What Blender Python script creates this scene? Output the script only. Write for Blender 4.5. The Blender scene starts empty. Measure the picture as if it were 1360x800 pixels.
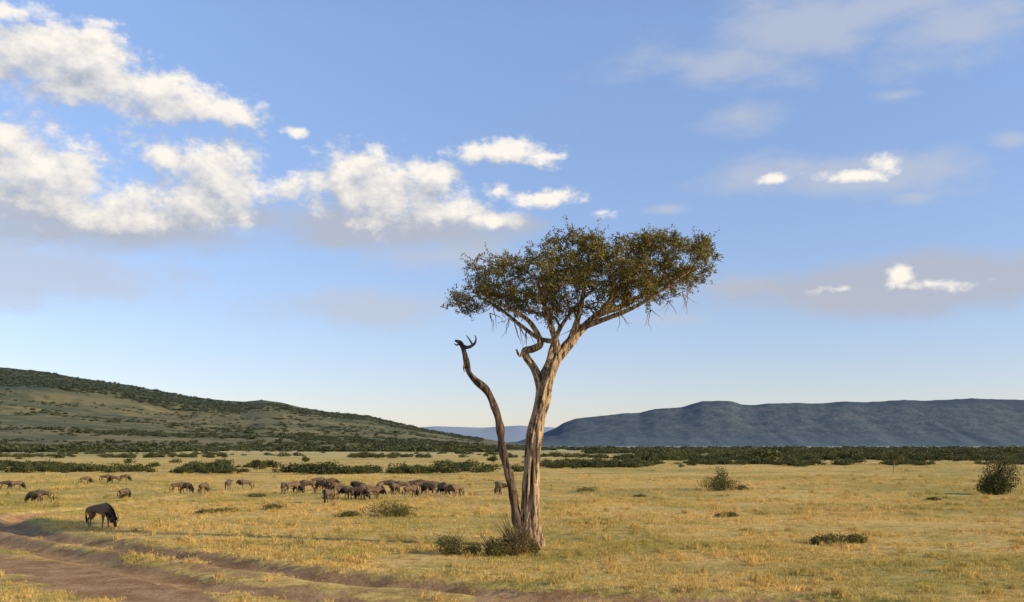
import bpy, math, random
import numpy as np
from mathutils import Vector, noise as mnoise
random.seed(7); rng=np.random.default_rng(7)
scene=bpy.context.scene
try:
    scene.view_settings.view_transform='Standard'; scene.view_settings.look='None'; scene.view_settings.exposure=0
except Exception: pass
F=1322.0; H=4.0; HZ=592.0
SUN_EL=math.radians(20); SUN_AZ=math.radians(108)
SUN=Vector((math.sin(SUN_AZ)*math.cos(SUN_EL),math.cos(SUN_AZ)*math.cos(SUN_EL),math.sin(SUN_EL)))

# ---------------------------------------------------------------- helpers
def survey(px,py):
    """bearing + depression measured on the photo -> metres on the level plain"""
    Y=H*F/(py-HZ); return ((px-680)/F*Y, Y)
def _h(a,b,seed):
    n=(a*374761393+b*668265263+seed*1274126177)&0xffffffff
    n=((n^(n>>13))*1274126177)&0xffffffff
    n=n^(n>>16)
    return (n&0xffffff)/float(0xffffff)
def vnoise(x,y,seed=0):
    x=np.asarray(x,float);y=np.asarray(y,float)
    xi=np.floor(x).astype(np.int64);yi=np.floor(y).astype(np.int64)
    u=x-xi;v=y-yi;u=u*u*(3-2*u);v=v*v*(3-2*v)
    return (_h(xi,yi,seed)*(1-u)+_h(xi+1,yi,seed)*u)*(1-v)+(_h(xi,yi+1,seed)*(1-u)+_h(xi+1,yi+1,seed)*u)*v
def fbm(x,y,o=4,seed=0):
    s=0;a=.5;t=0
    for i in range(o):
        s=s+a*vnoise(np.asarray(x)*2**i,np.asarray(y)*2**i,seed+i*17);t+=a;a*=.5
    return s/t
def new_obj(name,me,parent=None,link=True):
    o=bpy.data.objects.new(name,me)
    if link: scene.collection.objects.link(o)
    if parent: o.parent=parent
    return o
def mesh_np(name,V,Fc,mat=None,smooth=False):
    V=np.asarray(V,np.float32);Fc=np.asarray(Fc,np.int32)
    me=bpy.data.meshes.new(name); n,k=Fc.shape
    me.vertices.add(len(V));me.vertices.foreach_set('co',V.ravel())
    me.loops.add(n*k);me.loops.foreach_set('vertex_index',Fc.ravel())
    me.polygons.add(n);me.polygons.foreach_set('loop_start',np.arange(0,n*k,k,dtype=np.int32))
    try: me.polygons.foreach_set('loop_total',np.full(n,k,np.int32))
    except Exception: pass
    me.update(calc_edges=True);me.validate()
    if smooth: me.polygons.foreach_set('use_smooth',np.ones(len(me.polygons),bool))
    if mat: me.materials.append(mat)
    return me
class NT:
    def __init__(s,nt): s.nt=nt;s.N=nt.nodes;s.L=nt.links
    def n(s,t,**kw):
        nd=s.N.new(t)
        for k,v in kw.items(): setattr(nd,k,v)
        return nd
    def set(s,sock,v):
        if isinstance(v,bpy.types.NodeSocket): s.L.new(v,sock)
        elif v is not None: sock.default_value=v
    def m(s,op,a,b=None,c=None,clamp=False):
        nd=s.n('ShaderNodeMath',operation=op);nd.use_clamp=clamp
        s.set(nd.inputs[0],a);s.set(nd.inputs[1],b);s.set(nd.inputs[2],c);return nd.outputs[0]
    def vm(s,op,a,b=None,c=None):
        nd=s.n('ShaderNodeVectorMath',operation=op)
        s.set(nd.inputs[0],a);s.set(nd.inputs[1],b);s.set(nd.inputs[2],c)
        return nd.outputs['Value'] if op in('LENGTH','DOT_PRODUCT') else nd.outputs[0]
    def mix(s,f,a,b,blend='MIX'):
        nd=s.n('ShaderNodeMix',data_type='RGBA',blend_type=blend)
        s.set(nd.inputs[0],f);s.set(nd.inputs[6],a);s.set(nd.inputs[7],b);return nd.outputs[2]
    def noise(s,vec,scale,detail=4,rough=.55,dist=0):
        nd=s.n('ShaderNodeTexNoise');s.set(nd.inputs['Vector'],vec)
        nd.inputs['Scale'].default_value=scale;nd.inputs['Detail'].default_value=detail
        nd.inputs['Roughness'].default_value=rough;nd.inputs['Distortion'].default_value=dist
        return nd.outputs[0]
    def mr(s,v,a,b,c=0,d=1,kind='SMOOTHSTEP'):
        nd=s.n('ShaderNodeMapRange',interpolation_type=kind)
        s.set(nd.inputs[0],v)
        for i,x in enumerate((a,b,c,d)): s.set(nd.inputs[i+1],x)
        return nd.outputs[0]
def C(r,g,b): return (r,g,b,1)
def newmat(name):
    m=bpy.data.materials.new(name);m.use_nodes=True
    nt=NT(m.node_tree); b=m.node_tree.nodes['Principled BSDF']
    b.inputs['Roughness'].default_value=.9
    try:b.inputs['Specular IOR Level'].default_value=.15
    except Exception: pass
    return m,nt,b
def bump(nt,b,h,st=.5,dist=.05):
    nd=nt.n('ShaderNodeBump');nd.inputs['Strength'].default_value=st;nd.inputs['Distance'].default_value=dist
    nt.set(nd.inputs['Height'],h);nt.L.new(nd.outputs[0],b.inputs['Normal'])

# ---------------------------------------------------------------- materials
def field_colour(nt,pos):
    a=nt.noise(pos,.035,4,.6);b=nt.noise(pos,.22,4,.6);c=nt.noise(pos,2.2,3,.6)
    g=nt.m('ADD',nt.m('MULTIPLY',a,.55),nt.m('MULTIPLY',b,.45))
    g=nt.mr(g,.44,.59)
    straw=nt.mix(nt.mr(c,.35,.65),C(.55,.355,.095),C(.79,.54,.18))
    green=nt.mix(nt.mr(c,.35,.65),C(.25,.23,.04),C(.41,.34,.07))
    return nt.mix(nt.m('MULTIPLY',g,.76),straw,green)
def ground_mat():
    m,nt,b=newmat('savanna_soil_and_grass')
    pos=nt.n('ShaderNodeNewGeometry').outputs['Position']
    fc=field_colour(nt,pos)
    fl=nt.mr(nt.noise(pos,1.3,5,.7),.53,.64)
    fc=nt.mix(nt.m('MULTIPLY',fl,.55),fc,C(.26,.165,.07))
    streak=nt.mr(nt.noise(nt.vm('MULTIPLY',pos,(.35,1,1)),.09,5,.6),.5,.62)
    fc=nt.mix(nt.m('MULTIPLY',streak,.5),fc,C(.31,.24,.075))
    d=nt.vm('LENGTH',pos)
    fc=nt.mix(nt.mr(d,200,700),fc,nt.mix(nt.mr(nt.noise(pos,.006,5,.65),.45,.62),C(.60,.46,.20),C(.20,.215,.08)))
    fc=nt.mix(nt.mr(d,900,5500,kind='LINEAR'),fc,C(.25,.295,.30))  # far plain fades into a haze tone painted into the base colour
    at=nt.n('ShaderNodeAttribute');at.attribute_name='dirt'
    n=nt.noise(pos,1.8,5,.65)
    msk=nt.mr(nt.m('ADD',at.outputs['Fac'],nt.m('MULTIPLY',nt.m('SUBTRACT',n,.5),1.4)),.3,.55)
    dc=nt.mix(nt.mr(nt.noise(pos,.9,6,.65),.35,.68),C(.32,.17,.07),C(.52,.325,.155))
    dc=nt.mix(nt.m('MULTIPLY',nt.mr(nt.noise(pos,9,4,.7),.5,.68),.65),dc,C(.15,.08,.035))
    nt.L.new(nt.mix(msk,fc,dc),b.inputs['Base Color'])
    bump(nt,b,nt.noise(pos,5,6,.7),1.0,.14)
    return m
def translucent(nt,b,fc,f):
    tr=nt.n('ShaderNodeBsdfTranslucent');nt.L.new(fc,tr.inputs[0])
    mx=nt.n('ShaderNodeMixShader');mx.inputs[0].default_value=f
    nt.L.new(b.outputs[0],mx.inputs[1]);nt.L.new(tr.outputs[0],mx.inputs[2])
    nt.L.new(mx.outputs[0],nt.N['Material Output'].inputs[0])
def grass_mat():
    m,nt,b=newmat('grass_blades')
    pos=nt.n('ShaderNodeNewGeometry').outputs['Position']
    fc=field_colour(nt,pos)
    oi=nt.n('ShaderNodeObjectInfo').outputs['Random']
    fc=nt.mix(nt.m('MULTIPLY',oi,.35),fc,C(.80,.57,.24))
    nt.L.new(fc,b.inputs['Base Color']);translucent(nt,b,fc,.3)
    return m
def leaf_mat(name,c1,c2,c3,scale=1.5,far=None):
    m,nt,b=newmat(name)
    g=nt.n('ShaderNodeNewGeometry');pos=g.outputs['Position']
    n=nt.noise(pos,scale,3,.6)
    fc=nt.mix(nt.mr(n,.38,.6),c1,c2)
    fc=nt.mix(nt.mr(g.outputs['Random Per Island'],.6,1),fc,c3)
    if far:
        fc=nt.mix(nt.m('MULTIPLY',nt.mr(nt.vm('LENGTH',pos),250,3300,kind='LINEAR'),.8),fc,far)  # distance haze painted into the leaf colour
    nt.L.new(fc,b.inputs['Base Color'])
    b.inputs['Roughness'].default_value=.6
    translucent(nt,b,fc,.22)
    return m
def bark_mat(name,c1,c2,dark):
    m,nt,b=newmat(name)
    tc=nt.n('ShaderNodeTexCoord').outputs['Object']
    st=nt.vm('MULTIPLY',tc,(1,1,.13))
    n=nt.noise(st,9,6,.65,.6);n2=nt.noise(tc,1.6,4,.6);n3=nt.noise(nt.vm('MULTIPLY',tc,(1,1,.3)),34,4,.7)
    fc=nt.mix(nt.mr(n2,.35,.65),c1,c2)
    fc=nt.mix(nt.mr(n,.55,.43),fc,dark)
    fc=nt.mix(nt.m('MULTIPLY',nt.mr(n3,.5,.65),.4),fc,dark)
    nt.L.new(fc,b.inputs['Base Color'])
    bump(nt,b,nt.m('ADD',n,nt.m('MULTIPLY',n3,.3)),1,.1)
    return m
M_ground=ground_mat();M_grass=grass_mat()
M_leaf=leaf_mat('tree_leaves',C(.065,.065,.014),C(.205,.17,.032),C(.32,.26,.06),1.3)
M_shrub=leaf_mat('shrub_leaves',C(.08,.078,.02),C(.165,.145,.038),C(.27,.21,.07),1.1)
M_dry=leaf_mat('dry_shrub',C(.15,.10,.035),C(.18,.15,.045),C(.32,.22,.09),2.5)
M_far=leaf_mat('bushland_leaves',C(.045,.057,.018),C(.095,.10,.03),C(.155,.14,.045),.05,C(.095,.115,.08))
M_bark=bark_mat('bark',C(.64,.44,.25),C(.45,.31,.185),C(.08,.052,.03))
M_dead=bark_mat('dead_wood',C(.24,.165,.105),C(.15,.10,.065),C(.05,.035,.025))

# ---------------------------------------------------------------- ground
trackA=[(1150,812),(980,803),(820,797),(640,787),(450,769),(300,748),(180,730),(80,714),(30,703),(12,693),(45,685),(110,679),(190,668),(250,661)]
trackB=[(600,812),(470,800),(330,784),(240,768),(150,750),(70,733),(-10,716),(-60,700),(-50,690),(12,688)]
trackC=[(330,830),(200,790),(90,762),(-30,745),(-150,735)]
def dist_poly(X,Y,pts):
    P=[survey(*p) for p in pts]
    Q=[]
    for i in range(len(P)-1):
        p0=P[max(i-1,0)];p1=P[i];p2=P[i+1];p3=P[min(i+2,len(P)-1)]
        for t in (0,.25,.5,.75):
            Q.append(tuple(.5*((2*p1[k])+(-p0[k]+p2[k])*t+(2*p0[k]-5*p1[k]+4*p2[k]-p3[k])*t*t+(-p0[k]+3*p1[k]-3*p2[k]+p3[k])*t**3) for k in (0,1)))
    Q.append(P[-1]);best=np.full(X.shape,1e9)
    for a,b in zip(Q[:-1],Q[1:]):
        dx=b[0]-a[0];dy=b[1]-a[1];L=dx*dx+dy*dy+1e-9
        t=np.clip(((X-a[0])*dx+(Y-a[1])*dy)/L,0,1)
        best=np.minimum(best,np.hypot(X-a[0]-t*dx,Y-a[1]-t*dy))
    return best
def terrain(X,Y):
    X=np.asarray(X,float);Y=np.asarray(Y,float)
    near=(np.abs(X)<80)&(Y<110)&(Y>5)
    dirt=np.zeros(X.shape);z=np.zeros(X.shape)
    z+= .22*(fbm(X/14,Y/14,3,3)-.5)+.07*(fbm(X/1.7,Y/1.7,3,9)-.5)
    if near.any():
        x=X[near];y=Y[near]
        w=.6*(fbm(x/2.2,y/2.2,3,5)-.5)
        dA=dist_poly(x,y,trackA)+w;dB=dist_poly(x,y,trackB)+w;dC=dist_poly(x,y,trackC)+w*4
        fade=np.clip((x-3)/8,0,1)*.2
        a=np.clip(1.25-dA/1.1-fade,0,1);b=np.clip(1.2-dB/.9,0,1);c=np.clip(1.2-dC/1.8,0,1)*.85
        mid=np.clip(1.1-(dA+dB)/5.4,0,1)*np.clip((fbm(x/1.8,y/1.8,3,23)-.38)*3.4,0,1)
        dd=np.maximum(np.maximum(a,b),np.maximum(c,mid))
        dirt[near]=dd
        zz=z[near]
        zz-= .28*np.clip(1.35-dA/.75,0,1)+.2*np.clip(1.3-dB/.7,0,1)+.05*c
        zz+= .22*np.exp(-((dA-1.4)/.4)**2)*fbm(x/1.3,y/1.3,2,41)
        z[near]=zz
    far=np.clip((np.hypot(X,Y)-200)/400,0,1)
    z=z*(1-far)
    return z,dirt
def axis(lo,hi,step,far_lo,far_hi,g=1.16):
    a=list(np.arange(lo,hi+1e-6,step));s=step
    x=hi
    while x<far_hi: s*=g;x+=s;a.append(x)
    s=step;x=lo;pre=[]
    while x>far_lo: s*=g;x-=s;pre.append(x)
    return np.array(pre[::-1]+a)
xs=axis(-42,42,.2,-30000,30000);ys=axis(20,75,.18,-3000,45000,1.10)
GX,GY=np.meshgrid(xs,ys)
GZ,GD=terrain(GX,GY)
nx=len(xs);ny=len(ys)
idx=np.arange(nx*ny).reshape(ny,nx)
quads=np.stack([idx[:-1,:-1],idx[:-1,1:],idx[1:,1:],idx[1:,:-1]],-1).reshape(-1,4)
V=np.stack([GX.ravel(),GY.ravel(),GZ.ravel()],-1);D=GD.ravel()
qm=D[quads].max(1)>.02
def sub_mesh(name,q):
    u,inv=np.unique(q,return_inverse=True)
    me=mesh_np(name,V[u],inv.reshape(q.shape),M_ground,True)
    at=me.attributes.new('dirt','FLOAT','POINT');at.data.foreach_set('value',D[u].astype(np.float32))
    return new_obj(name,me)
sub_mesh('ground',quads[~qm]);sub_mesh('dirt_track',quads[qm])
def gz(x,y): return float(terrain(np.array([x]),np.array([y]))[0][0])

# ---------------------------------------------------------------- hills
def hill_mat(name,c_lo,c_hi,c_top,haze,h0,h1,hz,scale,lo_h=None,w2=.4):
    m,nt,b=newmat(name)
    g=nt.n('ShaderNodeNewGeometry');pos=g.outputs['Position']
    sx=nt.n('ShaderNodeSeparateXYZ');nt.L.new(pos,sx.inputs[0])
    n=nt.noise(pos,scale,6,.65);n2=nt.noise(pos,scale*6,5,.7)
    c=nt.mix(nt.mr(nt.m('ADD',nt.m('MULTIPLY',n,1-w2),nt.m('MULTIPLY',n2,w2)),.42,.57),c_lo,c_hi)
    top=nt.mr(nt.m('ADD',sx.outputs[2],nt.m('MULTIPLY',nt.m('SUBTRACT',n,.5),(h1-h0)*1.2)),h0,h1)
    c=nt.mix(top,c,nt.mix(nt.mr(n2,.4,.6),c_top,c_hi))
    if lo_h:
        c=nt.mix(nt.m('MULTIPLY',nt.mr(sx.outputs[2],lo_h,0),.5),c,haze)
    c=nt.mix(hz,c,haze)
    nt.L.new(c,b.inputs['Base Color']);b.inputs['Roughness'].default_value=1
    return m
def sil(pts,px):
    p=np.array(pts,float);return (HZ-np.interp(px,p[:,0],p[:,1]))/F
silL=[(-1500,520),(-900,488),(-500,470),(-200,478),(0,488),(50,493),(100,501),(180,513),(250,526),(300,532),(325,533),(350,531),(375,534),(400,541),(440,548),(490,553),(520,561),(560,570),(600,577),(640,583),(690,590),(720,593)]
def hillL(X,Y):
    px=680+X/Y*F
    e=sil(silL,px);hr=np.maximum(e*3500+4,0)
    s=(Y-750)/(3500-750)
    p=np.where(s<1,np.clip(s,0,1)**1.45,np.clip(1-(s-1)*1.2,0,1))
    n=fbm(X/420,Y/420,5,77)-.5;n2=fbm(X/90,Y/130,4,79)-.5
    sc=np.clip(s*2,0,1)*np.clip((1.06-s)*3,0,1)
    return hr*p+sc*np.clip(hr/160,0,1)*(60*n+12*n2)+2.5*np.clip(s,0,1)*n2
def polar_hill(name,f,t0,t1,nt_,y0,y1,ny_,mat,base=-3):
    t=np.linspace(t0,t1,nt_);y=np.geomspace(y0,y1,ny_)
    T,Y=np.meshgrid(t,y);X=T*Y;Z=f(X,Y)
    Z[0,:]=base
    Z=np.where(Z<.05,base,Z)
    i=np.arange(nt_*ny_).reshape(ny_,nt_)
    q=np.stack([i[:-1,:-1],i[:-1,1:],i[1:,1:],i[1:,:-1]],-1).reshape(-1,4)
    me=mesh_np(name,np.stack([X.ravel(),Y.ravel(),Z.ravel()],-1),q,mat,True)
    return new_obj(name,me)
M_hl=hill_mat('hill_scrub',C(.225,.175,.065),C(.075,.085,.03),C(.04,.055,.037),C(.13,.16,.15),95,165,.15,.004,None,.5)  # dark top colour paints a cloud shadow along the scrub ridge
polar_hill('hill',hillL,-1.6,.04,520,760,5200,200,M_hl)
silR=[(640,592),(690,586),(720,576),(735,570),(748,562),(765,556),(785,554),(800,552),(830,549),(850,548),(870,543),(890,542),(905,541),(918,537),(932,533),(955,532),(972,533),(985,537),(1000,538),(1020,536),(1060,535),(1080,536),(1100,535),(1120,533),(1150,534),(1170,533),(1200,531),(1230,532),(1250,531),(1290,529),(1320,530),(1360,531),(1600,533),(2200,540),(3000,560)]
def hillR(X,Y):
    px=680+X/Y*F;e=sil(silR,px);hr=np.maximum(e*9500+4,0)
    w=(fbm(X/260,Y/2500,6,31)-.5)*260
    s=(Y+w*np.clip((9400-Y)/1200,0,1)-7600)/(9500-7600)
    p=np.where(s<1,np.clip(s,0,1)**1.1,np.clip(1-(s-1)*.25,0,1))
    return hr*p+np.clip(s,0,1)*np.clip((1.03-s)*3,0,1)*26*(fbm(X/110,Y/110,4,33)-.5)+7*np.clip(s,0,1)*(fbm(X/50,Y/400,3,35)-.5)
M_hr=hill_mat('escarpment_haze',C(.15,.155,.14),C(.03,.052,.068),C(.06,.078,.10),C(.095,.132,.165),330,430,.38,.006,130,.65)  # bluish slope colours have haze and cloud shade painted in
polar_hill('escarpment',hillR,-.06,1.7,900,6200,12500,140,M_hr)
silF=[(300,592),(450,578),(520,570),(580,566),(640,568),(690,565),(740,568),(800,570),(900,575),(1200,580)]
def hillF(X,Y):
    px=680+X/Y*F;e=sil(silF,px);hr=np.maximum(e*22000,0)
    s=(Y-17000)/5000
    return hr*np.where(s<1,np.clip(s,0,1),1)+0*X
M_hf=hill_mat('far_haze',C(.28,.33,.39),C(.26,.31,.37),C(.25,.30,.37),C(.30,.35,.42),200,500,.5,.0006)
polar_hill('distant_hills',hillF,-.4,.5,200,16800,24000,30,M_hf)

# ---------------------------------------------------------------- foliage prototypes
def leaf_quads(cent,size,up=None,aspect=.5):
    n=len(cent);a=rng.normal(size=(n,3));
    if up is not None: a=a*.8+up
    a/=np.linalg.norm(a,axis=1)[:,None]
    b=rng.normal(size=(n,3));b-=a*(a*b).sum(1)[:,None];b/=np.linalg.norm(b,axis=1)[:,None]
    s=(size*rng.uniform(.6,1.3,n))[:,None]
    a=a*s;b=b*s*aspect*.5
    V=np.stack([cent,cent+a*.5+b,cent+a,cent+a*.5-b],1).reshape(-1,3)
    Fc=np.arange(4*n).reshape(-1,4);return V,Fc
def bush_mesh(name,nl,leaf,lobes,w,h,mat,stemmat=None):
    cs=[];
    for i in range(lobes):
        a=rng.uniform(0,6.28);r=rng.uniform(0,.65)*w/2
        hh=h*rng.uniform(.45,1)*(1-.35*r/(w/2))
        cs.append((r*math.cos(a),r*math.sin(a),hh*.5,rng.uniform(.25,.45)*w*.6,hh*.52))
    P=[]
    per=nl//lobes
    for c in cs:
        d=rng.normal(size=(per,3));d/=np.linalg.norm(d,axis=1)[:,None]
        r=rng.uniform(.35,1.08,per)**.5
        p=d*r[:,None]*np.array([c[3],c[3],c[4]])+np.array([c[0],c[1],c[2]])
        P.append(p)
    P=np.concatenate(P);P=P[P[:,2]>0]
    V,Fc=leaf_quads(P,leaf,np.array([0,0,.4]),.6)
    return mesh_np(name,V,Fc,mat)
def instancer(name,protos,pts,scl,idx,zrot=None,tilt=.0):
    col=bpy.data.collections.new(name+'_kinds')
    for k,me in enumerate(protos):
        o=bpy.data.objects.new('%s_kind_%d'%(name,k),me);col.objects.link(o)
    n=len(pts);me=bpy.data.meshes.new(name);me.vertices.add(n)
    me.vertices.foreach_set('co',np.asarray(pts,np.float32).ravel())
    rot=np.zeros((n,3),np.float32);rot[:,2]=rng.uniform(0,6.28,n) if zrot is None else zrot
    if tilt: rot[:,:2]=rng.normal(0,tilt,(n,2))
    a=me.attributes.new('rot','FLOAT_VECTOR','POINT');a.data.foreach_set('vector',rot.ravel())
    S=np.asarray(scl,np.float32)
    if S.ndim==1:S=np.stack([S,S,S],-1)
    a=me.attributes.new('scl','FLOAT_VECTOR','POINT');a.data.foreach_set('vector',S.ravel())
    a=me.attributes.new('idx','INT','POINT');a.data.foreach_set('value',np.asarray(idx,np.int32))
    o=new_obj(name,me)
    g=bpy.data.node_groups.new(name+'_scatter','GeometryNodeTree')
    g.interface.new_socket('Geometry',in_out='INPUT',socket_type='NodeSocketGeometry')
    g.interface.new_socket('Geometry',in_out='OUTPUT',socket_type='NodeSocketGeometry')
    N=g.nodes;L=g.links
    gi=N.new('NodeGroupInput');go=N.new('NodeGroupOutput');ip=N.new('GeometryNodeInstanceOnPoints')
    ci=N.new('GeometryNodeCollectionInfo');ci.inputs[0].default_value=col
    ci.inputs['Separate Children'].default_value=True;ci.inputs['Reset Children'].default_value=True
    def na(nm,t):
        x=N.new('GeometryNodeInputNamedAttribute');x.data_type=t;x.inputs[0].default_value=nm
        return [s for s in x.outputs if s.enabled][0]
    L.new(gi.outputs[0],ip.inputs['Points']);L.new(ci.outputs[0],ip.inputs['Instance'])
    ip.inputs['Pick Instance'].default_value=True
    L.new(na('idx','INT'),ip.inputs['Instance Index'])
    L.new(na('rot','FLOAT_VECTOR'),ip.inputs['Rotation']);L.new(na('scl','FLOAT_VECTOR'),ip.inputs['Scale'])
    L.new(ip.outputs[0],go.inputs[0])
    md=o.modifiers.new('scatter','NODES');md.node_group=g
    return o

# grass --------------------------------------------------------
def tuft(name,nb,rad,h0,h1,w):
    a=rng.uniform(0,6.28,nb);r=rad*np.sqrt(rng.uniform(0,1,nb))
    k=rng.integers(0,6,nb);ca=rng.uniform(0,6.28,6);cr=rng.uniform(.2,1,6)*rad
    cx=np.where(rng.uniform(size=nb)<.6,cr[k]*np.cos(ca[k])+rng.normal(0,.04,nb),r*np.cos(a))
    cy=np.where(rng.uniform(size=nb)<.6,cr[k]*np.sin(ca[k])+rng.normal(0,.04,nb),r*np.sin(a))
    h=rng.uniform(h0,h1,nb);th=rng.uniform(0,6.28,nb);ln=rng.uniform(.1,.75,nb)*h
    d=rng.uniform(0,6.28,nb);ww=w*rng.uniform(.7,1.3,nb)/2
    b=np.stack([cx,cy,np.full(nb,-.02)],-1);s=np.stack([np.cos(th)*ww,np.sin(th)*ww,0*th],-1)
    ld=np.stack([np.cos(d)*ln,np.sin(d)*ln,0*d],-1)
    mid=b+ld*.35+np.stack([0*h,0*h,h*.6],-1);tip=b+ld+np.stack([0*h,0*h,h],-1)
    V=np.stack([b-s,b+s,mid+s*.7,tip,mid-s*.7],1).reshape(-1,3)
    return mesh_np(name,V,np.arange(5*nb).reshape(-1,5),M_grass)
prot=[tuft('t%d'%i,60,.42,.03,.10,.016) for i in range(5)]+[tuft('tt%d'%i,46,.16,.10,.27,.016) for i in range(3)]
def scatter_grass():
    P=[];S=[];I=[]
    def band(y0,y1,dens,sc,tall):
        area=(y1-y0)*1.5*(y0+y1)/2+16*(y1-y0)
        n=int(area*dens)
        y=np.sqrt(rng.uniform(y0*y0,y1*y1,n));x=(rng.uniform(-1,1,n))*(y*.68+6)
        z,d=terrain(x,y)
        nn=vnoise(x*.5,y*.5,61)
        keep=(d<.12+.32*vnoise(x*2.1,y*2.1,8))
        keep&=(fbm(x/3.2,y/3.2,3,71)+rng.normal(0,.08,n)>.38)
        t=(rng.uniform(size=n)<tall*np.clip(nn*2.2-.5,0,2))
        x=x[keep];y=y[keep];z=z[keep];t=t[keep];m=len(x)
        P.append(np.stack([x,y,z],-1));S.append(rng.uniform(.7,1.35,m)*sc)
        I.append(np.where(t,rng.integers(5,8,m),rng.integers(0,5,m)))
    band(19,42,6.0,1,.17);band(42,75,2.6,1.2,.18);band(75,130,.6,1.6,.15);band(130,230,.1,2.0,.1)
    instancer('grass',prot,np.concatenate(P),np.concatenate(S),np.concatenate(I),tilt=.08)
scatter_grass()

# distant bushland --------------------------------------------
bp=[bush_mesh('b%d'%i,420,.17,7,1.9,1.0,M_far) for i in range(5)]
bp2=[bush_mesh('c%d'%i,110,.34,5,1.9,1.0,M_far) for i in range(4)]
P=[];S=[];I=[]
def bband(px0,px1,y0,y1,n,h0,h1,thr=.45,sx=1.0,ns=30.,seed=90,lo=False):
    k=n*4
    Y=1/rng.uniform(1/y1,1/y0,k);px=rng.uniform(px0,px1,k);X=(px-680)/F*Y
    keep=fbm(X/ns,Y/(ns*.7),3,seed)+rng.normal(0,.035,k)>thr
    X=X[keep][:n];Y=Y[keep][:n];m=len(X)
    h=rng.uniform(h0,h1,m)*(.6+.8*rng.uniform(size=m)**3)
    z=np.where(Y>770,np.maximum(hillL(X,Y),0),0)-.05
    P.append(np.stack([X,Y,z],-1));w=h*rng.uniform(.8,1.6,m)*sx
    S.append(np.stack([w,w,h],-1));I.append(rng.integers(5,9,m) if lo else rng.integers(0,5,m))
# the near thicket line: a narrow band running right across the plain, thinning in places
def thicket(px0,px1,yc,half,n,h0,h1,thr,seed,lo=False):
    px=rng.uniform(px0,px1,n*3);Y=yc+rng.normal(0,half,n*3)+14*(vnoise(px/140,px*0,seed)-.5);X=(px-680)/F*Y
    keep=fbm(px/55,px*0+3,3,seed+2)+rng.normal(0,.05,n*3)>thr
    X=X[keep][:n];Y=Y[keep][:n];m=len(X);h=rng.uniform(h0,h1,m)*(.7+.5*rng.uniform(size=m)**2)
    w=h*rng.uniform(1.0,1.8,m);P.append(np.stack([X,Y,X*0-.05],-1));S.append(np.stack([w,w,h],-1));I.append(rng.integers(0,5,m))
thicket(-250,700,150,5,200,.8,1.7,.40,201)
thicket(-250,930,185,6,240,.8,1.7,.44,211)
thicket(680,1750,215,9,330,.8,1.6,.42,221)
thicket(800,1750,290,16,520,1.5,2.5,.33,231)
thicket(850,1750,420,30,620,2.0,3.3,.30,241)
thicket(-300,800,350,20,200,1.2,2.0,.48,251)
bband(-400,700,400,560,120,1.1,2.0,.52,1.4,45)
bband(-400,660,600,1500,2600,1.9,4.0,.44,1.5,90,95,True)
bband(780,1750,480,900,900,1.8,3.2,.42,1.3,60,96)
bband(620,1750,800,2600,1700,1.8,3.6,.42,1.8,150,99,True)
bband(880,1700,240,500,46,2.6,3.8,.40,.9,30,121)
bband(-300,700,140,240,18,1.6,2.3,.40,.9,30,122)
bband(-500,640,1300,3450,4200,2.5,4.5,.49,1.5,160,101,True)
bband(-500,640,2600,3490,7000,3.5,6,.38,1.5,260,103,True)  # extra-dense dark ridge bushes, standing in for a cloud shadow
instancer('bushland',bp+bp2,np.concatenate(P),np.concatenate(S),np.concatenate(I))

# ---------------------------------------------------------------- tube tools
def catmull(P,per=6):
    P=np.asarray(P,float);out=[]
    for i in range(len(P)-1):
        p0=P[max(i-1,0)];p1=P[i];p2=P[i+1];p3=P[min(i+2,len(P)-1)]
        for j in range(per):
            t=j/per;out.append(.5*((2*p1)+(-p0+p2)*t+(2*p0-5*p1+4*p2-p3)*t*t+(-p0+3*p1-3*p2+p3)*t**3))
    out.append(P[-1]);return np.array(out)
class Acc:
    def __init__(s): s.V=[];s.F=[];s.n=0
    def add(s,V,Fc): s.V.append(V);s.F.append(np.asarray(Fc)+s.n);s.n+=len(V)
    def mesh(s,name,mat,smooth=True): return mesh_np(name,np.concatenate(s.V),np.concatenate(s.F),mat,smooth)
def tube(acc,P4,sides=8,flute=None):
    P=P4[:,:3];R=P4[:,3];n=len(P)
    T=np.gradient(P,axis=0);T/=np.linalg.norm(T,axis=1)[:,None]+1e-9
    ref=np.array([0,1.,0]) if abs(T[0][1])<.9 else np.array([1.,0,0])
    rings=[];u=np.cross(T[0],ref);u/=np.linalg.norm(u)
    th=np.linspace(0,2*np.pi,sides,endpoint=False)
    for i in range(n):
        u=u-T[i]*np.dot(u,T[i]);u/=np.linalg.norm(u)+1e-9;v=np.cross(T[i],u)
        r=R[i]*(flute(th,i/(n-1),P[i]) if flute else 1)
        rings.append(P[i]+np.outer(np.cos(th)*r,u)+np.outer(np.sin(th)*r,v))
    V=np.concatenate(rings);k=np.arange(sides);kn=(k+1)%sides
    Fc=np.concatenate([np.stack([i*sides+k,i*sides+kn,(i+1)*sides+kn,(i+1)*sides+k],-1) for i in range(n-1)])
    acc.add(V,Fc)

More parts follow.
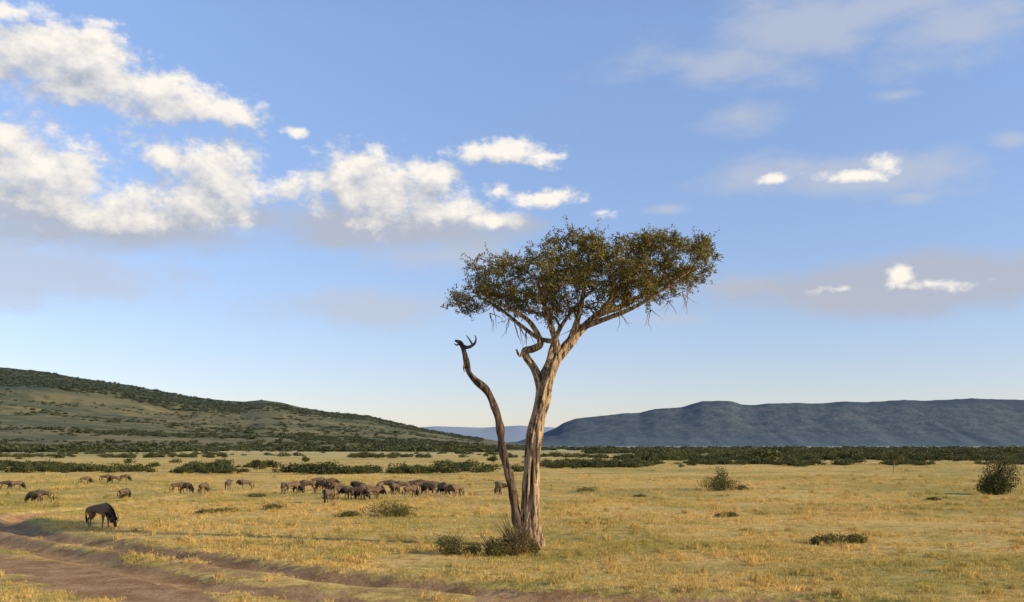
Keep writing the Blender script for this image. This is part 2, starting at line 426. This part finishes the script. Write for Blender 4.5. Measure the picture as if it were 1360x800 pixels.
# ---------------------------------------------------------------- the tree
TY=40.0;S_=TY/F
TX=(702-680)/F*TY
tree=bpy.data.objects.new('acacia_tree',None);scene.collection.objects.link(tree)
tree.location=(TX,TY,gz(TX,TY)-.03)
def tp(px,py,dy,r): return [(px-702)*S_,dy,(724-py)*S_,r*S_]
def flute(th,t,p):
    z=p[2];tw=z*.55
    f=1+.17*np.sin(3*th+tw)+.13*np.sin(5*th-tw*1.7+1)+.09*np.sin(9*th+z*2.1)
    f+=.07*np.sin(14*th-z*3)+.07*math.sin(z*3.3)
    f+= (.35*np.exp(-z*2.2))*(1+.6*np.sin(4*th+2))
    return f
trunk=Acc()
tube(trunk,catmull([tp(704,730,0,13),tp(705,705,0,11),tp(706,675,0,10.2),tp(707,640,0,9.3),tp(709,600,0,8.4),tp(713,565,0,8.2),tp(721,530,0,8.2),tp(725,512,0,7.2),tp(731,494,-.1,6.6),tp(741,472,-.1,6.1),tp(758,450,0,5.4),tp(775,431,.2,4.6),tp(797,413,.4,3.8),tp(825,403,.6,3.0),tp(852,388,.9,2.2),tp(880,370,1.1,1.4)],12),44,flute)
tube(trunk,catmull([tp(697,726,-.22,6),tp(697,700,-.18,6),tp(699,660,-.16,5.4),tp(701,620,-.14,5),tp(705,580,-.12,5),tp(712,548,-.08,5),tp(719,520,0,6.2),tp(716,503,.08,6.0),tp(709,486,.12,5.4),tp(699,472,.12,4.5),tp(697,464,.1,4.0),tp(708,461,.0,3.8),tp(717,455,-.15,3.5),tp(712,440,-.3,3.0),tp(700,425,-.6,2.5),tp(678,412,-.9,2.0),tp(650,398,-1.1,1.3)],10),30,flute)
new_obj('trunk',trunk.mesh('trunk',M_bark),tree)
limbs=[
 [tp(741,472,-.1,6),tp(738,452,-.2,4.8),tp(731,432,-.5,4),tp(722,405,-.9,3.2),tp(712,375,-1.2,2.0)],
 [tp(758,450,0,5.2),tp(766,425,-.3,4.0),tp(772,398,-.6,3.2),tp(778,365,-.8,2.3),tp(780,335,-.8,1.5)],
 [tp(775,431,.2,4.4),tp(800,424,-.4,3.3),tp(835,412,-1.0,2.6),tp(870,392,-1.5,1.9),tp(905,368,-1.7,1.2)],
 [tp(716,503,.08,5.2),tp(728,480,.4,4.0),tp(735,455,.9,3.6),tp(748,425,1.4,2.9),tp(770,395,1.8,2.1),tp(800,365,2.0,1.3)],
 [tp(738,452,-.2,3.6),tp(716,446,.3,3.0),tp(690,425,.8,2.4),tp(660,400,1.1,1.8),tp(632,385,1.2,1.2)],
 [tp(797,413,.4,3.6),tp(815,390,.5,2.8),tp(838,360,.5,2.1),tp(855,335,.4,1.3)],
 [tp(697,464,.1,3.6),tp(690,470,0,2.0),tp(686,462,-.1,1.4)],
]
nodes=[];parent=[];rad=[]
def addn(p,par,r): nodes.append(np.array(p,float));parent.append(par);rad.append(r);return len(nodes)-1
for L in limbs+[[tp(797,413,.4,3.6),tp(825,403,.6,2.8),tp(852,388,.9,2.0),tp(880,370,1.1,1.4)],[tp(712,440,-.3,3.0),tp(700,425,-.6,2.5),tp(678,412,-.9,2.0),tp(650,398,-1.1,1.3)]]:
    Q=catmull(L,4);par=-1
    for q in Q: par=addn(q[:3],par,q[3])
nb_main=len(nodes)
hull=[(594,411),(599,394),(614,382),(622,354),(642,340),(694,344),(710,322),(755,312),(800,310),(835,321),(862,303),(895,318),(942,321),(947,345),(938,372),(905,390),(880,404),(845,414),(815,416),(790,420),(750,424),(720,422),(700,417),(665,412),(640,410),(615,414)]
hp=np.array(hull,float)
def inside(x,y):
    c=False;j=len(hp)-1
    for i in range(len(hp)):
        if (hp[i,1]>y)!=(hp[j,1]>y) and x<(hp[j,0]-hp[i,0])*(y-hp[i,1])/(hp[j,1]-hp[i,1])+hp[i,0]: c=not c
        j=i
    return c
def dedge(x,y):
    b=1e9
    for i in range(len(hp)):
        a=hp[i];c=hp[(i+1)%len(hp)];d=c-a;t=max(0,min(1,np.dot([x-a[0],y-a[1]],d)/np.dot(d,d)))
        b=min(b,math.hypot(x-a[0]-t*d[0],y-a[1]-t*d[1]))
    return b
cl=[];tries=0
cen=np.array([775,375.])
for i in range(len(hp)):
    a=hp[i];b_=hp[(i+1)%len(hp)];n_=max(1,int(np.linalg.norm(b_-a)/15))
    if 15<i<20: continue
    for j in range(n_):
        if random.random()<.15: continue
        q=a+(b_-a)*(j+random.random()*.6)/n_;v_=cen-q;v_/=np.linalg.norm(v_);q=q+v_*random.uniform(4,11)
        cl.append(np.array([(q[0]-702)*S_,random.uniform(-1.1,1.1),(724-q[1])*S_]))
while len(cl)<430 and tries<60000:
    tries+=1
    x=random.uniform(590,950);y=random.uniform(300,426)
    if not inside(x,y): continue
    de=dedge(x,y)
    if de<8: continue
    hw=.6+2.4*math.sqrt(max(0,1-(1-min(de/50,1))**2))
    dy=random.uniform(-hw,hw)
    p=np.array([(x-702)*S_,dy,(724-y)*S_])
    g=mnoise.noise(Vector((p[0]*1.0,p[1]*.8,p[2]*1.8))+Vector((3,8,1)))
    low=max(0,(y-382)/45)
    if x>715 and random.random()<low*.9: continue
    if g<-.07 : continue
    if any(np.linalg.norm(p-q)<.35 for q in cl): continue
    cl.append(p)
fork=np.array(tp(735,470,0,0)[:3])
cl.sort(key=lambda p:np.linalg.norm(p-fork))
for p in cl:
    A=np.array(nodes);d=np.linalg.norm(A-p,axis=1)+.25*np.linalg.norm(A-fork,axis=1)
    d+=np.where(A[:,2]>p[2]+.25,1.2,0)
    i=int(np.argmin(d));a=nodes[i];L=np.linalg.norm(p-a);k=max(2,int(L/.22));par=i
    off=rng.normal(0,.13*L,3);off[2]=-abs(off[2])*.8
    for j in range(1,k+1):
        t=j/k;q=a+(p-a)*t+off*math.sin(math.pi*t)+rng.normal(0,.022,3)
        par=addn(q,par,.009)
acc2=np.zeros(len(nodes));kids=[[] for _ in nodes]
for i,p in enumerate(parent):
    if p>=0:kids[p].append(i)
for i in range(len(nodes)-1,-1,-1):
    s=sum(acc2[k] for k in kids[i]); acc2[i]=max(s,.013**2.2)
pr=acc2**(1/2.2)
R=np.array([max(rad[i],pr[i]*.8) if i<nb_main else pr[i] for i in range(len(nodes))])
br=Acc()
for i in range(len(nodes)):
    for k in kids[i]:
        cont=max(kids[i],key=lambda c:R[c])
        if parent[i]==-1 or k!=cont:
            ch=[i,k];c=k
            while kids[c]:
                c=max(kids[c],key=lambda q:R[q]);ch.append(c)
            rows=np.array([[*nodes[c],R[c]] for c in ch]);rows[0,3]=min(rows[0,3],rows[1,3]*1.3)
            tube(br,rows,9 if rows[0,3]>.05 else 5)
LP=[];LU=[]
for p in cl:
    out=p-np.array(tp(760,420,0,0)[:3]);out/=np.linalg.norm(out)+1e-6
    nt_=random.randint(8,12)
    for k in range(nt_):
        d=rng.normal(size=3)*np.array([.85,.85,.6])+out*.2+np.array([0,0,.2]);d/=np.linalg.norm(d)
        l=random.uniform(.20,.54) if random.random()<.92 else random.uniform(.6,.85)
        b=p+rng.normal(0,.06,3)
        e=b+d*l;mid=(b+e)/2+rng.normal(0,.03,3)
        tube(br,np.array([[*b,.008],[*mid,.006],[*e,.003]]),3)
        n=random.randint(16,23);t=rng.uniform(.15,1.02,n)
        LP.append(b+np.outer(t,e-b)+rng.normal(0,.035,(n,3)));LU.append(np.repeat([d],n,0))
for (x,y,dy) in [(690,432,-.4),(683,425,-.2),(676,420,.2),(700,436,-.3),(905,385,-.3),(890,395,.4),(865,408,.2),(650,412,.3),(760,435,-.5),(655,405,-.5),(915,378,.2),(820,412,-.6)]:
    a=np.array(tp(x,y,dy,0)[:3])
    for s in range(3):
        P_=[a];q=a.copy();dirn=np.array([random.uniform(-.5,.5),random.uniform(-.3,.3),-1])
        for j in range(5):
            dirn=dirn+rng.normal(0,.3,3);q=q+dirn/np.linalg.norm(dirn)*random.uniform(.12,.24);P_.append(q)
        tube(br,np.array([[*v,.018*(1-j/6.5)] for j,v in enumerate(P_)]),4)
new_obj('branches',br.mesh('branches',M_bark),tree)
LP=np.concatenate(LP);LU=np.concatenate(LU)
Vv,Ff=leaf_quads(LP,.085,LU*.9,.5)
new_obj('foliage',mesh_np('foliage',Vv,Ff,M_leaf),tree)
ds=Acc()
tube(ds,catmull([tp(695,725,-.1,7.5),tp(689,700,-.12,6.3),tp(683,665,-.15,5.6),tp(675,625,-.15,5.3),tp(667,590,-.1,4.9),tp(663,560,0,4.8),tp(656,537,.05,4.5),tp(646,516,.1,4.4),tp(632,503,.1,4.2),tp(623,492,.1,3.9),tp(619,475,.05,3.4),tp(615,460,0,3.2),tp(611,453,0,2.8),tp(604,450,0,1.0)],8),18,lambda th,t,p:1+.14*np.sin(3*th+p[2]*2)+.1*np.sin(5*th-p[2]*3)+.14*math.sin(p[2]*7))
for P_ in ([tp(615,458,0,3),tp(622,459,0,2.2),tp(630,454,.05,1.7),tp(632,447,.1,1.0),tp(630,442,.1,.4)],
           [tp(628,456,.05,1.4),tp(623,448,0,.9),tp(619,443,0,.4)],
           [tp(611,453,0,2.0),tp(607,456,0,1.1),tp(603,454,0,.5)],
           [tp(619,478,0,2),tp(616,486,-.1,1),tp(617,492,-.1,.5)]):
    tube(ds,catmull(P_,4),8)
new_obj('dead_stem',ds.mesh('dead_stem',M_dead),tree)

# ---------------------------------------------------------------- shrubs near the tree and on the plain
def shrub(px,py,w,h,mat,nl=900,leaf=.07,lobes=8,stems=10,name='shrub'):
    x,y=survey(px,py)
    me=bush_mesh('shrub_leaves',nl,leaf,lobes,w,h,mat)
    e=bpy.data.objects.new(name,None);scene.collection.objects.link(e);e.location=(x,y,gz(x,y)-.02)
    new_obj('leaves',me,e)
    a=Acc()
    for i in range(stems):
        an=random.uniform(0,6.28);l=random.uniform(.3,.55)*w;hh=h*random.uniform(.6,1.12)
        P_=[[0,0,0,.015],[l*.35*math.cos(an),l*.35*math.sin(an),hh*.5,.011],[l*.8*math.cos(an+.3),l*.8*math.sin(an+.3),hh,.004]]
        tube(a,np.array(P_),4)
    new_obj('stems',a.mesh('stems',M_dead),e)
    return e
shrub(686,738,1.9,1.45,M_dry,4400,.06,12,56)
shrub(704,736,.8,1.0,M_dry,1300,.06,6,26)
shrub(652,739,1.6,.85,M_shrub,2400,.06,10)
shrub(626,738,1.2,.55,M_shrub,1400,.06,7)
shrub(598,736,1.6,.95,M_shrub,2600,.06,10)
for a in [(510,686,3.1,1.0),(532,687,2.0,.85),(460,687,1.7,.4),(360,677,2.1,.5),(292,680,2.6,.35),(272,683,1.4,.3),(340,660,2.2,.4),(775,653,2.8,.6),
          (970,687,1.6,.32),(1108,721,2.4,.5),(1138,720,1.2,.42),(1088,722,1.0,.3),(165,662,1.0,.5),(850,660,1.2,.25),(1240,665,1.4,.3),(985,651,1.8,.5)]:
    shrub(a[0],a[1],a[2],a[3],M_shrub,1300,.085,9)
shrub(953,652,4.2,1.5,M_shrub,2200,.13,12)
shrub(957,651,2.2,2.9,M_shrub,1600,.13,8)
shrub(1331,656,3.8,3.8,M_far,6000,.13,12,16)
shrub(1322,656,3.0,2.6,M_far,2500,.13,9)
def small_tree(px,py,h,w):
    x,y=survey(px,py);e=bpy.data.objects.new('small_acacia_tree',None);scene.collection.objects.link(e);e.location=(x,y,0)
    a=Acc();tube(a,np.array([[0,0,-.1,.10],[.05,0,h*.3,.08],[.1,0,h*.55,.06]]),7)
    for k in range(6):
        an=k*1.05;tube(a,np.array([[.08,0,h*.45,.05],[w*.25*math.cos(an),w*.25*math.sin(an),h*.68,.03],[w*.4*math.cos(an),w*.4*math.sin(an),h*.85,.01]]),5)
    new_obj('trunk',a.mesh('trunk',M_bark),e)
    me=bush_mesh('crown',900,.2,9,w,h*.5,M_far);o=new_obj('crown',me,e);o.location=(0,0,h*.55)
small_tree(1187,628,3.2,3.0);small_tree(655,624,2.6,2.4);small_tree(405,622,2.2,2.0);small_tree(342,628,1.9,2.0)

# ---------------------------------------------------------------- wildebeest
M_w,ntw,bw=newmat('wildebeest_hide')
tc=ntw.n('ShaderNodeTexCoord').outputs['Object']
sx=ntw.n('ShaderNodeSeparateXYZ');ntw.L.new(tc,sx.inputs[0])
oi=ntw.n('ShaderNodeObjectInfo').outputs['Random']
cc=ntw.mix(ntw.mr(ntw.noise(ntw.vm('MULTIPLY',tc,(3,1,.6)),4,3,.6),.4,.6),C(.09,.06,.038),C(.155,.10,.06))
cc=ntw.mix(ntw.m('MULTIPLY',oi,.6),cc,C(.22,.14,.08))
cc=ntw.mix(ntw.mr(sx.outputs[0],.62,.9),cc,C(.035,.026,.02))
ntw.L.new(cc,bw.inputs['Base Color']);bw.inputs['Roughness'].default_value=.7
M_wd,_,b2=newmat('wildebeest_mane');b2.inputs['Base Color'].default_value=C(.02,.016,.013)
M_wh,_,b3=newmat('wildebeest_horn');b3.inputs['Base Color'].default_value=C(.09,.075,.06);b3.inputs['Roughness'].default_value=.4
def wild_mesh(name,neck,stride=0.0,lookside=0.0):
    V=[];E=[];Rr=[]
    def v(x,y,z,r,p=None,rz=None):
        V.append((x,y,z));Rr.append((r,rz or r))
        if p is not None:E.append((p,len(V)-1))
        return len(V)-1
    pel=v(-.60,0,1.04,.20)
    v(-.78,0,1.0,.13,pel)
    lo=v(-.28,0,1.04,.235,pel);mi=v(.06,0,1.02,.27,lo);ch=v(.36,0,1.03,.30,mi);sh=v(.54,0,1.12,.25,ch)
    p=sh
    for (x,z,r) in neck: p=v(x,lookside*(x-.54),z,r,p)
    for sgn,st in ((1,stride),(-1,-stride)):
        a=v(.42,sgn*.13,.80,.115,ch);b=v(.43+st*.4,sgn*.14,.47,.052,a);c=v(.42+st*.7,sgn*.14,.13,.034,b);v(.46+st*.7,sgn*.14,.03,.045,c)
        a=v(-.56,sgn*.14,.86,.155,pel);b=v(-.46-st*.3,sgn*.15,.68,.10,a);c=v(-.72-st*.5,sgn*.145,.44,.046,b);d=v(-.68-st*.8,sgn*.145,.13,.034,c);v(-.63-st*.8,sgn*.145,.03,.044,d)
    me=bpy.data.meshes.new(name);me.from_pydata(V,E,[])
    o=bpy.data.objects.new(name+'_tmp',me);scene.collection.objects.link(o)
    md=o.modifiers.new('Skin','SKIN')
    for i,r in enumerate(Rr): me.skin_vertices[0].data[i].radius=r
    me.skin_vertices[0].data[0].use_root=True
    md.use_smooth_shade=True
    sb=o.modifiers.new('Sub','SUBSURF');sb.levels=2;sb.render_levels=2
    dg=bpy.context.evaluated_depsgraph_get();dg.update()
    m2=bpy.data.meshes.new_from_object(o.evaluated_get(dg))
    n=len(m2.vertices);co=np.zeros(n*3,np.float32);m2.vertices.foreach_get('co',co);co=co.reshape(-1,3)
    t=np.exp(-((co[:,0]-.42)/.28)**2)*(co[:,2]>.6);co[:,2]+=t*np.where(co[:,2]>1.05,.05,-.02)
    polys=[list(p.vertices) for p in m2.polygons]
    bpy.data.objects.remove(o)
    verts=[tuple(c) for c in co];mats=[0]*len(polys)
    def addacc(a,mi_):
        base=len(verts);VV=np.concatenate(a.V);FF=np.concatenate(a.F)
        verts.extend(map(tuple,VV));polys.extend([[int(i)+base for i in f] for f in FF]);mats.extend([mi_]*len(FF))
    nk=neck;px_,pz=nk[-3][0],nk[-3][1]
    hx,hz=nk[-1][0]-nk[-3][0],nk[-1][1]-nk[-3][1];hl=math.hypot(hx,hz);ux,uz=-hx/hl,-hz/hl
    fx,fz=(uz,-ux) if uz>0 and -ux<0 else (-uz,ux)
    ly=lookside*(px_-.54)
    def hp_(a,s,f): return (px_+ux*a+fx*f,ly+s,pz+uz*a+fz*f)
    h=Acc()
    for s in (1,-1):
        tube(h,catmull([[*hp_(.08,.04*s,0),.04],[*hp_(.05,.17*s,0),.036],[*hp_(.02,.29*s,.02),.03],[*hp_(.12,.36*s,.03),.022],[*hp_(.26,.33*s,.02),.014],[*hp_(.34,.26*s,0),.004]],3),7)
    addacc(h,2)
    e=Acc()
    for s in (1,-1): tube(e,np.array([[*hp_(-.02,.09*s,0),.02],[*hp_(-.05,.18*s,-.01),.035],[*hp_(-.12,.27*s,-.03),.006]]),6)
    addacc(e,0)
    tl=Acc();tube(tl,catmull([[-.86,0,1.06,.03],[-.95,0,.92,.022],[-.97,.02,.70,.03],[-.95,.03,.5,.055],[-.94,.03,.32,.03],[-.93,.03,.24,.005]],3),8);addacc(tl,1)
    mv=Acc();path=catmull([[.38,0,1.36]]+[[x,lookside*(x-.54),z] for x,z,r in [(.54,1.14,0)]+list(neck[:-2])],6)
    rads=np.interp(np.linspace(0,1,len(path)),[0,.3,1],[.02,.22,.11])
    T=np.gradient(path,axis=0);T/=np.linalg.norm(T,axis=1)[:,None]+1e-9
    for i in range(1,len(path)):
        for k in range(6):
            q=path[i]+T[i]*random.uniform(-.04,.04)
            nrm=np.array([-T[i][2],0,T[i][0]]);nrm=nrm if (nrm[2]>0 or nrm[0]>0) else -nrm
            if i>2 and nrm[2]<0 and T[i][2]<-.5: nrm=-nrm if nrm[0]<0 else nrm
            for sg,ln in ((1,.16),(-1,.24)):
                if sg==-1 and i<len(path)*.35: continue
                b=q+nrm*sg*rads[i]*.85;tip=b+nrm*sg*ln*.5+np.array([0,random.uniform(-.1,.1),-ln*.7]);w=np.array([.03,0,.02])
                mv.add(np.array([b-w,b+w,tip+w*.3,tip-w*.3]),[[0,1,2,3]])
    addacc(mv,1)
    out=bpy.data.meshes.new(name);out.from_pydata(verts,[],polys)
    for m in (M_w,M_wd,M_wh): out.materials.append(m)
    out.polygons.foreach_set('material_index',mats);out.polygons.foreach_set('use_smooth',[True]*len(polys));out.update()
    bpy.data.meshes.remove(m2)
    return out
graze=[(.76,.98,.17),(.92,.74,.135),(1.02,.52,.12),(1.09,.30,.095),(1.13,.10,.072)]
stand=[(.76,1.14,.17),(.92,1.20,.13),(1.03,1.20,.12),(1.16,1.02,.095),(1.25,.84,.072)]
lowh=[(.78,1.06,.17),(.95,.98,.13),(1.08,.92,.12),(1.18,.72,.095),(1.24,.54,.072)]
WM=[wild_mesh('wildebeest_grazing',graze,.10),wild_mesh('wildebeest_grazing_b',graze,-.14,.5),wild_mesh('wildebeest_standing',stand,.05),wild_mesh('wildebeest_walking',lowh,.20,-.2)]
W=[(132,702,0,-24,.92)]
herd=[(58,668,0,185,.72),(47,669,1,160,.66),(165,663,1,60,.6),(237,657,3,10,.72),(246,657,0,-20,.7),(271,657,1,70,.72),(303,652,2,90,.72),(327,651,2,200,.7),(376,656,2,100),(389,656,0,30),
(397,655,1,120),(409,655,0,180),(426,655,0,-30),(436,669,1,250),(436,652,3,10),(449,656,0,200),(457,663,0,20),(466,664,3,170),(476,665,0,-10),(488,664,1,200),(496,665,3,30),(478,656,2,150),(505,657,1,80),
(514,655,0,0),(524,657,2,250),(535,655,0,180),(545,662,1,40),(553,654,3,0),(560,656,0,10),(572,657,0,150),(580,655,2,180),(587,658,1,300),(598,661,3,190),(607,661,2,230),(662,658,2,100),(670,657,0,170),
(140,642,0,0,.66),(152,643,0,180,.62),(113,644,0,20,.62),(165,641,1,0,.62),(8,651,3,0,.66),(22,651,0,30,.64),(422,648,0,10)]
for a in herd: W.append((a[0],a[1],a[2],a[3],a[4] if len(a)>4 else random.uniform(.72,.87)))
for i,(px,py,k,ang,sc) in enumerate(W):
    x,y=survey(px,py);o=new_obj('wildebeest',WM[k]);o.location=(x,y,gz(x,y)-.01);o.rotation_euler=(0,0,math.radians(ang));o.scale=(sc,sc,sc)
    o.scale[1]*=random.uniform(.95,1.08)

# ---------------------------------------------------------------- world
ST=.15
world=bpy.data.worlds.new('World');scene.world=world;world.use_nodes=True
w=NT(world.node_tree);bg=world.node_tree.nodes['Background'];bg.inputs[1].default_value=ST
sky=w.n('ShaderNodeTexSky');sky.sky_type='NISHITA';sky.sun_disc=False
sky.sun_elevation=SUN_EL;sky.sun_rotation=SUN_AZ;sky.altitude=1500;sky.air_density=1.0;sky.dust_density=.6;sky.ozone_density=1.5
d=w.n('ShaderNodeTexCoord').outputs['Generated']
s=w.n('ShaderNodeSeparateXYZ');w.L.new(d,s.inputs[0])
az=w.m('ARCTAN2',s.outputs[0],s.outputs[1])
hyp=w.m('SQRT',w.m('ADD',w.m('MULTIPLY',s.outputs[0],s.outputs[0]),w.m('MULTIPLY',s.outputs[1],s.outputs[1])))
te=w.m('DIVIDE',s.outputs[2],w.m('MAXIMUM',hyp,.001))
cb=w.n('ShaderNodeCombineXYZ');w.L.new(az,cb.inputs[0]);w.L.new(te,cb.inputs[1]);UV=cb.outputs[0]
def cc_(px,py): 
    a=math.atan((px-680)/F);return a,(HZ-py)/F*math.cos(a)
cum=[(30,80,115,48,1.05),(120,76,80,42,1.05),(200,120,105,36,1.05),(285,142,60,24,1.05),(20,15,60,18,.9),(240,105,40,14,.9),(60,60,60,40,1),
(15,225,130,62,1.2),(105,215,65,44,1.05),(10,180,50,25,1),(60,262,95,34,1.05),
(295,232,66,46,1.2),(250,268,90,42,1.1),(215,212,38,20,.9),(180,290,105,24,1.0),(150,272,50,26,.9),(378,243,46,28,.85),
(455,238,55,38,1.05),(510,255,95,48,1.2),(575,285,110,28,1.05),(640,292,80,18,.9),(585,232,36,22,.95),(484,218,30,20,.9),(490,295,70,20,.85),
(665,205,76,20,1.05),(720,208,44,10,.75),(660,252,24,22,.9),(715,264,62,16,.95),(805,282,40,12,.65),(395,175,28,11,.65),
(1182,216,28,18,.66),(1135,234,64,11,.55),(1195,362,22,19,.85),(1240,378,120,15,.45),(1110,384,70,13,.4),(1330,370,60,16,.4),(1030,238,44,11,.45)]
soft=[(950,85,140,34,1.3),(1060,35,150,42,1.5),(1160,8,120,26,1.3),(1290,40,120,40,1.4),(980,155,66,22,1.2),(1190,128,50,10,1),(1250,225,80,34,1),(1010,232,90,24,1.3),(480,412,140,26,1.4),
(595,340,90,24,1.5),(40,365,120,24,2.0),(1215,262,24,9,1.1),(885,278,28,8,1.2),(900,425,90,14,.8),(380,395,60,12,.7),(1340,14,60,28,1.3),(990,381,40,13,1.5),(1342,186,22,10,1.5),(1140,232,90,20,1.6),(1100,400,150,18,1.1)]
grey=[(170,303,150,28,1.5),(1220,380,180,26,1.9),(1330,372,80,26,1.6),(1100,384,70,18,1.5),(520,302,160,26,1.5),(690,298,60,16,1.1),(60,280,130,26,1.3),(300,288,110,26,1.2)]
def blobs(uv,lst):
    out=None
    for (px,py,rx,ry,wt) in lst:
        a,e=cc_(px,py);ix=F/rx;iy=F/ry
        q=w.vm('MULTIPLY_ADD',uv,(ix,iy,0),(-a*ix,-e*iy,0))
        v=w.m('SUBTRACT',wt,w.vm('LENGTH',q))
        out=v if out is None else w.m('MAXIMUM',out,v)
    return w.m('MAXIMUM',out,-2.0)
def dens(uv,lst):
    m=blobs(uv,lst)
    p=w.vm('MULTIPLY',uv,(1,1.3,1))
    n=w.noise(p,16,7,.62)
    n2=w.noise(p,62,3,.6)
    f=w.m('ADD',w.m('MULTIPLY',w.m('SUBTRACT',n,.5),3.4),w.m('MULTIPLY',w.m('SUBTRACT',n2,.5),1.0))
    return w.m('ADD',m,f)
D0=dens(UV,cum);D1=dens(w.vm('ADD',UV,(.009,.019,0)),cum[:29])
alpha=w.mr(D0,-.12,.68)
lit=w.m('ADD',w.m('MULTIPLY',w.m('SUBTRACT',D0,D1),.58),.50,clamp=True)
def ck(r,g,b): return C(r/ST,g/ST,b/ST)
ccol=w.mix(lit,ck(.42,.46,.55),ck(1.04,.97,.86))
sn=w.noise(w.vm('MULTIPLY',UV,(1,2.0,1)),9,6,.6)
def layer(lst,amp,a,b,mx): return w.m('MULTIPLY',w.mr(w.m('ADD',blobs(UV,lst),w.m('MULTIPLY',w.m('SUBTRACT',sn,.5),amp)),a,b),mx)
sa=layer(soft,3.6,-.1,1.4,.66)
ga=layer(grey,2.4,0,1.1,.88)
g=w.mr(te,0,.42,kind='LINEAR')
gain=w.mix(g,C(.87,.77,.88),C(1.62,1.54,1.62))
base=w.mix(1.0,sky.outputs[0],gain,'MULTIPLY')
c1=w.mix(sa,base,ck(.55,.58,.66))
c1=w.mix(ga,c1,ck(.47,.50,.585))
c2=w.mix(w.m('MULTIPLY',alpha,.94),c1,ccol)
bg2=w.n('ShaderNodeBackground');bg2.inputs[1].default_value=ST
w.L.new(base,bg.inputs[0]);w.L.new(c2,bg2.inputs[0])
front=w.m('MULTIPLY',w.m('MULTIPLY',w.m('GREATER_THAN',s.outputs[1],0.3),w.m('GREATER_THAN',te,.02)),w.m('LESS_THAN',te,.62))
mx=w.n('ShaderNodeMixShader');w.L.new(front,mx.inputs[0]);w.L.new(bg.outputs[0],mx.inputs[1]);w.L.new(bg2.outputs[0],mx.inputs[2])
w.L.new(mx.outputs[0],world.node_tree.nodes['World Output'].inputs[0])
try: world.cycles.sampling_method='MANUAL';world.cycles.sample_map_resolution=256
except Exception: pass

sl=bpy.data.lights.new('sun','SUN');sl.energy=5;sl.angle=math.radians(.5);sl.color=(1,.84,.55)
so=bpy.data.objects.new('sun',sl);scene.collection.objects.link(so);so.rotation_euler=SUN.to_track_quat('Z','Y').to_euler()
cam=bpy.data.cameras.new('camera');cam.sensor_width=36;cam.lens=F/1360*36;cam.shift_y=(HZ-400)/1360;cam.clip_end=80000;cam.clip_start=.1
co=bpy.data.objects.new('camera',cam);scene.collection.objects.link(co);co.location=(0,0,H);co.rotation_euler=(math.pi/2,0,0)
scene.camera=co
